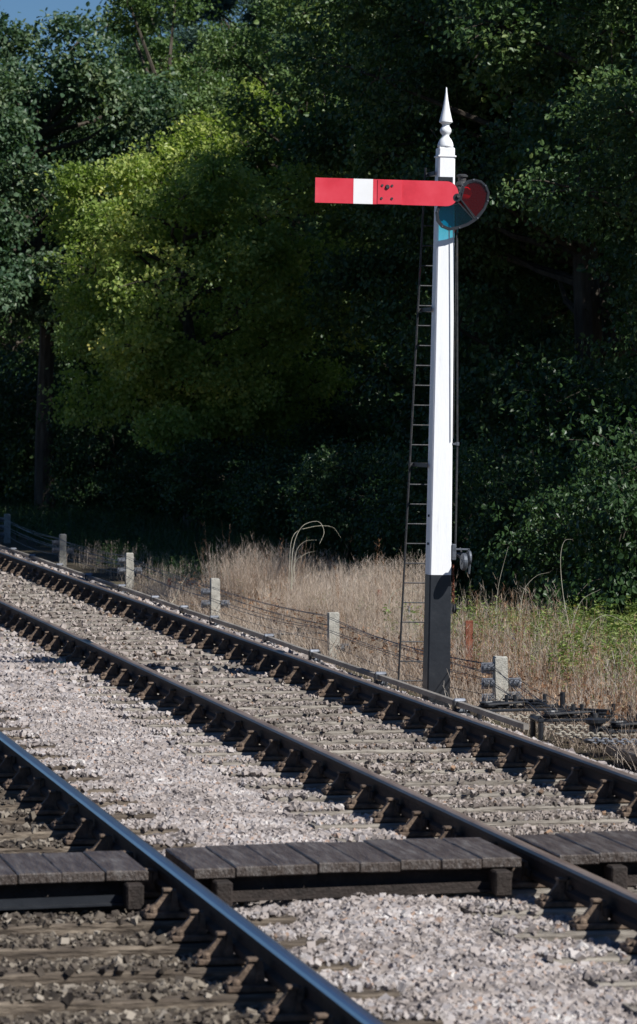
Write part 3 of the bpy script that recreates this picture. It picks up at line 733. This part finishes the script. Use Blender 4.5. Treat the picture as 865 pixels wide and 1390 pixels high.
def stalks(n, a0, a1, t0, t1, h0, h1, f=None, branches=11, w=.0042, lean=.10, blen=.16):
    B = area(n, a0, a1, t0, t1, f); n = len(B)
    # height follows slow noise so the mass has an uneven top
    hh = (h0 + (h1 - h0) * rg.random(n) ** 1.3 * 1.15) * np.clip(.92 + .34 * vnoise(B[:, 0] * 3, B[:, 1] * 3, 2), .45, 1.5)
    D = unit(np.stack([rg.normal(0, lean, n), rg.normal(0, lean, n), np.ones(n)], 1))
    parts = [ribbons(B, D, hh, np.full(n, w), rg.uniform(0, .14, n), 3, rg)]
    for k in range(branches):
        u = rg.uniform(.45, .98, n); p = B + D * (hh * u)[:, None]
        d = unit(np.stack([rg.normal(0, .55, n), rg.normal(0, .55, n), np.full(n, .9)], 1))
        parts.append(ribbons(p, d, blen * hh * rg.uniform(.4, 1.1, n) * (1.25 - .6 * u), np.full(n, w * .9), rg.uniform(0, .3, n), 1, rg))
    return cat(parts)
# pale dry mass left of the signal
def pxof(a, t): return CX + F * (a * CP - t * SP) / (a * SP + t * CP)
def hump(a, t): return np.clip(1.3 - np.abs((t - 42) / 6.5) ** 3, 0, 1) * np.clip((620 - pxof(a, t)) / 60, .06, 1)
V, Fq = stalks(8500, 8.0, 9.9, 36.5, 48.5, .50, .78, hump)
tag(npobj('dry_grass', V, Fq, M['straw']), 'tall pale dry stalks massed left of the signal', 'dry grass', None, 'stuff')
V, Fq = stalks(4600, 7.95, 10.0, 25.5, 38, .25, .66)
tag(npobj('dry_grass', V, Fq, M['straw']), 'shorter dry stalks mixed with weeds right of the signal', 'dry grass', None, 'stuff')
V, Fq = stalks(900, 7.95, 9.4, 48, 62, .2, .4)
tag(npobj('dry_grass', V, Fq, M['straw']), 'sparse dry stalks along the line behind the far posts', 'dry grass', None, 'stuff')
V, Fq = stalks(520, 8.0, 9.9, 26, 48, .45, .92, hump, branches=26, w=.006, lean=.13, blen=.10)
tag(npobj('dock_stalks', V, Fq, M['deadleaf']), 'rust brown seeded dock stalks standing above the dry grass', 'dock stalks', None, 'stuff')
V, Fq = stalks(900, 7.95, 9.4, 26, 36, .35, .8, None, branches=22, w=.006, lean=.15, blen=.10)
tag(npobj('dock_stalks', V, Fq, M['deadleaf']), 'rust brown seeded dock stalks right of the signal post', 'dock stalks', None, 'stuff')
# blades at the foot
B = area(30000, 7.55, 10.2, 25, 52); n = len(B)
V, Fq = ribbons(B, unit(np.stack([rg.normal(0, .35, n), rg.normal(0, .35, n), np.ones(n)], 1)), rg.uniform(.12, .42, n), rg.uniform(.004, .009, n), rg.uniform(0, .7, n), 3, rg)
tag(npobj('dead_grass_blades', V, Fq, M['straw']), 'matted dead grass blades at the foot of the stalks', 'grass', None, 'stuff')
# brown curled dead leaves low down
B = area(26000, 7.85, 9.3, 25, 50, lambda a, t: np.where(t < 37, .9, .5)); n = len(B); B[:, 2] += rg.random(n) ** 1.5 * .36 + .02
V, Fq = leaves(B, rg.normal(size=(n, 3)) + np.array([0, 0, -.3]), rg.normal(size=(n, 3)), rg.uniform(.02, .055, n), .7)
tag(npobj('dead_leaves', V, Fq, M['deadleaf']), 'orange brown dead dock leaves low in the lineside grass', 'dead leaves', None, 'stuff')
# green weeds
def weeds(n, a0, a1, t0, t1, h, f, label, per=26, ls=(.03, .068), mat='weed'):
    B = area(n, a0, a1, t0, t1, f); n = len(B); hh = h * rg.uniform(.5, 1.1, n)
    D = unit(np.stack([rg.normal(0, .2, n), rg.normal(0, .2, n), np.ones(n)], 1))
    parts = [ribbons(B, D, hh, np.full(n, .006), rg.uniform(0, .2, n), 3, rg)]
    for k in range(per):
        u = rg.uniform(.12, 1, n); p = B + D * (hh * u)[:, None]; az = rg.uniform(0, 2 * PI, n)
        U = np.stack([np.cos(az), np.sin(az), rg.uniform(-.2, .7, n)], 1); Nn = np.stack([rg.normal(0, .3, n), rg.normal(0, .3, n), np.ones(n)], 1)
        parts.append(leaves(p, U, Nn, rg.uniform(*ls, n), .65))
    V, Fq = cat(parts); return tag(npobj('green_weeds', V, Fq, M[mat]), label, 'weeds', None, 'stuff')
weeds(3800, 8.3, 10.8, 26, 38.5, .62, lambda a, t: np.clip((a - 8.3) / .8, .1, 1), 'bright green weeds in the grass right of the signal')
weeds(600, 8.4, 10.4, 37, 50, .50, None, 'scattered green weeds inside the dry grass left of the signal')
weeds(900, 8.3, 11.5, 50, 90, .45, None, 'green weeds on the bank at the far left, shade put into their green', mat='leaf_bush_shade')
B = area(60000, 8.6, 16, 40, 110); n = len(B)
V, Fq = ribbons(B, unit(np.stack([rg.normal(0, .3, n), rg.normal(0, .3, n), np.ones(n)], 1)), rg.uniform(.15, .5, n), rg.uniform(.006, .012, n), rg.uniform(0, .6, n), 3, rg)
tag(npobj('woodland_grass', V, Fq, M['leaf_bush_shade']), 'grass under the trees, shade put into its green', 'grass', None, 'stuff')

# arching bramble stems
def arc(pts, r, label, nm='bramble_stem'):
    P = [W(*p) for p in pts]
    # Catmull-Rom
    out = []
    Q = [P[0] * 2 - P[1]] + P + [P[-1] * 2 - P[-2]]
    for i in range(1, len(Q) - 2):
        for u in np.linspace(0, 1, 7)[:-1]:
            a, b, c, d = Q[i - 1], Q[i], Q[i + 1], Q[i + 2]
            out.append(.5 * ((2 * b) + (c - a) * u + (2 * a - 5 * b + 4 * c - d) * u * u + (-a + 3 * b - 3 * c + d) * u ** 3))
    out.append(P[-1]); n = len(out)
    o = MB(); o.tube(out, [r * .62 * (1 - .75 * k / n) for k in range(n)], 6)
    return tag(o.build(nm, M['bramble']), label, 'stem', 'arching bare stems')
zz_ = 42
arc([(395, 800, zz_), (398, 745, zz_), (410, 715, zz_), (432, 708, zz_), (440, 722, zz_ - .1), (434, 738, zz_ - .2)], .007, 'tallest pale bramble loop above the dry grass')
arc([(399, 790, zz_), (402, 750, zz_), (414, 735, zz_), (430, 733, zz_)], .006, 'inner pale bramble loop above the dry grass')
arc([(392, 790, zz_), (397, 730, zz_), (420, 716, zz_ + .1), (450, 715, zz_ + .3), (463, 730, zz_ + .4)], .005, 'bramble loop drooping right above the dry grass')
arc([(396, 800, zz_), (400, 765, zz_), (415, 752, zz_), (428, 748, zz_)], .006, 'low curved bramble shoot in the dry grass top')
arc([(528, 830, 40), (532, 808, 40), (548, 800, 40), (572, 805, 40)], .006, 'pale arching stem behind the ladder foot')
arc([(526, 826, 40), (534, 804, 40), (552, 797, 40), (560, 799, 40)], .005, 'second pale arching stem behind the ladder foot')
arc([(480, 790, 42), (492, 782, 42), (505, 778, 42)], .005, 'small pale stem right of the dry grass top')
arc([(672, 860, 37), (676, 800, 37), (690, 742, 37)], .005, 'straight slim stem rising against the dark wood')
arc([(778, 880, 36), (765, 810, 36), (761, 760, 36), (766, 735, 36), (778, 732, 36)], .006, 'tall crooked stem with hooked tip against the dark wood')
arc([(706, 830, 37), (712, 800, 37), (728, 782, 37), (745, 777, 37)], .005, 'curved stem right of the slim stem')
arc([(768, 900, 35), (776, 850, 35), (790, 815, 35), (815, 800, 35)], .006, 'pale stem fanning right in the bush at right')
arc([(790, 930, 34.5), (796, 860, 34.5), (822, 835, 34.5), (858, 850, 34.5)], .006, 'pale stem bending over at the right edge')
arc([(860, 990, 33), (845, 950, 33), (825, 930, 33), (806, 944, 33)], .006, 'arching pale stem at the right above the cranks')
arc([(770, 950, 34), (800, 905, 34), (830, 885, 34), (862, 890, 34)], .005, 'long pale stem crossing the grass at right')
arc([(700, 912, 33), (745, 975, 31.5)], .006, 'straight bleached cane leaning over the cranks')
arc([(215, 810, 50), (240, 795, 49), (262, 800, 48)], .007, 'bare twig arching behind the third wire post')
arc([(228, 825, 48), (245, 805, 48), (270, 797, 47), (282, 802, 47)], .007, 'bare twig beside the fourth wire post')
arc([(232, 832, 47), (243, 800, 47), (256, 778, 47)], .007, 'upright bare twig left of the dry grass')

# ------------------------------------------------------------------ trees
def tree_mesh(seed, H, Rr, zlow, lsize, nleaf, mat, nlobes=34, kind='broad', lobe=.36, low_spread=1.0, flat=.5):
    g = np.random.default_rng(seed); q = random.Random(seed)
    zc = (H + zlow) / 2; Hz = (H - zlow) / 2
    root = bpy.data.objects.new('tree', None); COL.objects.link(root)
    tr = MB(); tip = Vector((q.uniform(-.3, .3), q.uniform(-.3, .3), H * .82))
    path = [Vector((0, 0, -.4)), Vector((q.uniform(-.1, .1), 0, H * .15)), Vector((q.uniform(-.25, .25), q.uniform(-.25, .25), H * .4)), Vector((q.uniform(-.3, .3), q.uniform(-.3, .3), H * .62)), tip]
    r0 = H * .016 + .03
    tr.tube(path, [r0 * 1.25, r0, r0 * .75, r0 * .45, r0 * .12], 9)
    def trunk_at(h):
        for i in range(4):
            if path[i].z <= h <= path[i + 1].z:
                u = (h - path[i].z) / (path[i + 1].z - path[i].z); return path[i].lerp(path[i + 1], u)
        return path[-1]
    C = []; RD = []
    for i in range(nlobes):
        u = (i + .5) / nlobes; cz = 1 - 2 * u; ph = i * 2.39996 + q.uniform(-.4, .4); sr = math.sqrt(1 - cz * cz) * low_spread ** (1 if cz < 0 else 0)
        k = q.uniform(.48, .98)
        c = Vector((Rr * k * sr * math.cos(ph), Rr * k * sr * math.sin(ph), zc + Hz * k * cz + q.uniform(-.2, .2)))
        C.append(c); RD.append(Rr * lobe * q.uniform(.6, 1.25))
        hs = max(zlow * .6, min(H * .75, c.z - .25 * (Vector((c.x, c.y)).length) - .3)); s = trunk_at(hs)
        mid = s.lerp(c, .5) + Vector((q.uniform(-.2, .2), q.uniform(-.2, .2), -.12))
        tr.tube([s, mid, c], [r0 * .32, r0 * .2, r0 * .08], 5)
        for _ in range(5):
            e = c + Vector((q.gauss(0, 1), q.gauss(0, 1), q.gauss(0, .8))).normalized() * RD[-1] * .85
            tr.tube([c, c.lerp(e, .5) + Vector((0, 0, .05)), e], [r0 * .08, r0 * .05, .006], 4, caps=False)
    C = np.array([tuple(c) for c in C]); RD = np.array(RD)
    nc = nleaf // 26
    li = g.integers(0, nlobes, nc); d = unit(g.normal(size=(nc, 3))); rad = RD[li] * g.uniform(.25, 1.08, nc) ** .6
    cc = C[li] + d * rad[:, None] * np.array([1, 1, .75])
    ci = np.repeat(np.arange(nc), 26); n = len(ci)
    off = g.normal(size=(n, 3)) * np.array([1, 1, flat]) * (lsize * 1.5)
    P = cc[ci] + off
    outd = unit(P - np.array([0, 0, zc]))
    if kind == 'pine':
        U = unit(d[ci] * .6 + g.normal(size=(n, 3)) * .7 + np.array([0, 0, .3])); P = cc[ci] + g.normal(size=(n, 3)) * .05
        V, Fq = leaves(P, U, g.normal(size=(n, 3)), g.uniform(.7, 1.2, n) * lsize, .16)
    else:
        Nn = unit(outd * .55 + np.array([0, 0, .55]) + g.normal(size=(n, 3)) * .55)
        U = unit(outd * .4 + g.normal(size=(n, 3)) * .8 + np.array([0, 0, -.25]))
        V, Fq = leaves(P, U, Nn, g.uniform(.55, 1.2, n) * lsize)
    tr.build('trunk', M['bark'], root)
    npobj('crown', V, Fq, mat, root)
    return root
BASE = {}
def plant(key, px, z, label, cat_, group='trees of the wood', rot=0, sc=1.0, sz=1.0, name=None, dz=0):
    if key not in BASE: BASE[key] = [PROTO[key](), None]
    b = BASE[key]
    if b[1] is None: b[1] = snapshot(b[0]); o = b[0]
    else: o = copy_snap(b[1])
    x, y = G(px, z); o.location = (x, y, float(gz(x, y)) + dz); o.rotation_euler = (0, 0, rot); o.scale = (sc, sc, sc * sz)
    o.name = name or (key.split('-')[0]); tag(o, label, cat_, group); return o
PROTO = {
 'oak_tree': lambda: tree_mesh(1, 12.5, 3.7, 1.3, .082, 120000, M['leaf_oak'], 58, lobe=.23),
 'oak_tree-b': lambda: tree_mesh(2, 11.5, 3.3, 1.1, .08, 100000, M['leaf_oak'], 50, lobe=.25),
 'sycamore_tree': lambda: tree_mesh(3, 10.8, 3.3, 3.4, .125, 60000, M['leaf_syc'], 44, lobe=.25),
 'hazel_tree': lambda: tree_mesh(4, 7.3, 2.8, .8, .08, 85000, M['leaf_hazel'], 52, lobe=.25),
 'ash_tree': lambda: tree_mesh(5, 12.5, 3.0, 1.8, .11, 52000, M['leaf_mid'], 52, lobe=.25),
 'pine_tree': lambda: tree_mesh(6, 15, 2.8, 3.0, .20, 60000, M['leaf_pine'], 46, kind='pine', lobe=.26),
 'bush': lambda: tree_mesh(7, 2.2, 1.5, .05, .075, 16000, M['leaf_bush_shade'], 22, lobe=.40),
}
plant('oak_tree', 800, 64, 'large dark oak filling the right of the picture behind the signal', 'tree', rot=.4, sc=1.15)
plant('oak_tree-b', 690, 71, 'dark oak directly behind the signal arm', 'tree', rot=1.0, sc=1.2)
plant('oak_tree-b', 1010, 57, 'dark oak reaching in from the right edge', 'tree', rot=3.0, sc=1.15)
plant('sycamore_tree', 62, 86, 'large leaved blue green sycamore at the left edge under the sky', 'tree', rot=0, sc=1.04, sz=1.01)
plant('sycamore_tree', -170, 80, 'sycamore standing beyond the left edge', 'tree', rot=2)
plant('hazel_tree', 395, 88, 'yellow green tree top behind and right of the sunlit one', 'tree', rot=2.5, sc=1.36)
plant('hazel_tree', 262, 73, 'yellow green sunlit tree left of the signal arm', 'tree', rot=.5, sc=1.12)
plant('ash_tree', 225, 92, 'mid green tree rising behind the yellow green tree', 'tree', rot=1)
plant('pine_tree', 352, 100, 'blue green pine showing at the top behind the other trees', 'tree', rot=0)
plant('ash_tree', 420, 84, 'fresh green tree at the top, left of the oaks', 'tree', rot=3, sc=.92)
plant('oak_tree', 1290, 45, 'unseen oak added out of the picture on the right to shade the bushes', 'tree', rot=2.2, sc=.95)  # unseen tree, added to throw shade on the lower right undergrowth
# back rows
q = random.Random(5)
for i, (px, z, k, sc) in enumerate([(20, 112, 'ash_tree', .90), (150, 118, 'oak_tree-b', 1.12), (300, 116, 'oak_tree', 1.25), (480, 100, 'oak_tree-b', 1.3), (600, 78, 'ash_tree', 1.15), (700, 70, 'oak_tree-b', 1.2), (820, 66, 'oak_tree', 1.1), (950, 60, 'ash_tree', 1.1), (1080, 52, 'oak_tree', 1.0), (-60, 125, 'oak_tree-b', .95), (420, 132, 'oak_tree', 1.3), (240, 140, 'ash_tree', 1.4), (90, 140, 'oak_tree', 1.1), (620, 110, 'oak_tree', 1.4), (780, 95, 'oak_tree-b', 1.5), (930, 85, 'oak_tree', 1.3)]):
    plant(k, px, z, 'tree of the back rows, mostly hidden in the dark wood', 'tree', 'trees of the back rows', rot=q.uniform(0, 6), sc=sc)
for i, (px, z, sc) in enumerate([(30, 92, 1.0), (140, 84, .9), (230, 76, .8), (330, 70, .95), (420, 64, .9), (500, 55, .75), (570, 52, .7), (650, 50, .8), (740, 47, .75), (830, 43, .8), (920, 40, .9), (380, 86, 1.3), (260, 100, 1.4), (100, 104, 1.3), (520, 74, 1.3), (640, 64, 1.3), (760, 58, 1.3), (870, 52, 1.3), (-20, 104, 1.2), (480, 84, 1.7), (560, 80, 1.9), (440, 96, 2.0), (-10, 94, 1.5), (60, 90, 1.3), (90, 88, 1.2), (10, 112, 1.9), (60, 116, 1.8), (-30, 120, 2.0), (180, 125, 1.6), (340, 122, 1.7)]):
    plant('bush', px, z, 'leafy bush in the undergrowth at the wood edge, shade put into its green', 'bush', 'bushes of the undergrowth', rot=q.uniform(0, 6), sc=sc, sz=q.uniform(.85, 1.2))

# ------------------------------------------------------------------ camera
cam = bpy.data.cameras.new('camera'); co = bpy.data.objects.new('camera', cam); COL.objects.link(co)
co.location = (0, 0, CAMZ); co.rotation_euler = (R(90), 0, -PSI)
cam.sensor_fit = 'VERTICAL'; cam.sensor_height = 36.0 * 1390 / 1300; cam.sensor_width = 24
cam.lens = F * 36.0 / 1300
cam.shift_y = -(695 - HY) / 1390
cam.clip_start = .1; cam.clip_end = 3000
cam.dof.use_dof = True; cam.dof.focus_distance = 34; cam.dof.aperture_fstop = 7.5
S.camera = co

# ------------------------------------------------------------------ light
EL = 43.0
to = Vector((.66, -.75, 0)).normalized() * math.cos(R(EL)); to.z = math.sin(R(EL))
sun = bpy.data.lights.new('sun', 'SUN'); sun.energy = 5.0; sun.angle = R(.5); sun.color = (1, .98, .95)
so = bpy.data.objects.new('sun', sun); COL.objects.link(so); so.rotation_euler = to.to_track_quat('Z', 'Y').to_euler()
wd = bpy.data.worlds.new('World'); S.world = wd; wd.use_nodes = True
nt = wd.node_tree; bg = nt.nodes['Background']; sk = nt.nodes.new('ShaderNodeTexSky'); sk.sky_type = 'NISHITA'; sk.sun_disc = False
sk.sun_elevation = R(EL); sk.sun_rotation = math.atan2(to.x, to.y); sk.air_density = 1.0; sk.dust_density = .1; sk.ozone_density = 4.0
tm = nt.nodes.new('ShaderNodeMix'); tm.data_type = 'RGBA'; tm.blend_type = 'MULTIPLY'; tm.inputs['Factor'].default_value = 1; tm.inputs['B'].default_value = (.66, .90, 1.22, 1)
nt.links.new(sk.outputs[0], tm.inputs['A']); nt.links.new(tm.outputs['Result'], bg.inputs[0]); bg.inputs[1].default_value = .042
S.view_settings.view_transform = 'Standard'; S.view_settings.look = 'None'; S.view_settings.exposure = 0.3; S.view_settings.gamma = 1
S.render.resolution_x = 637; S.render.resolution_y = 1024
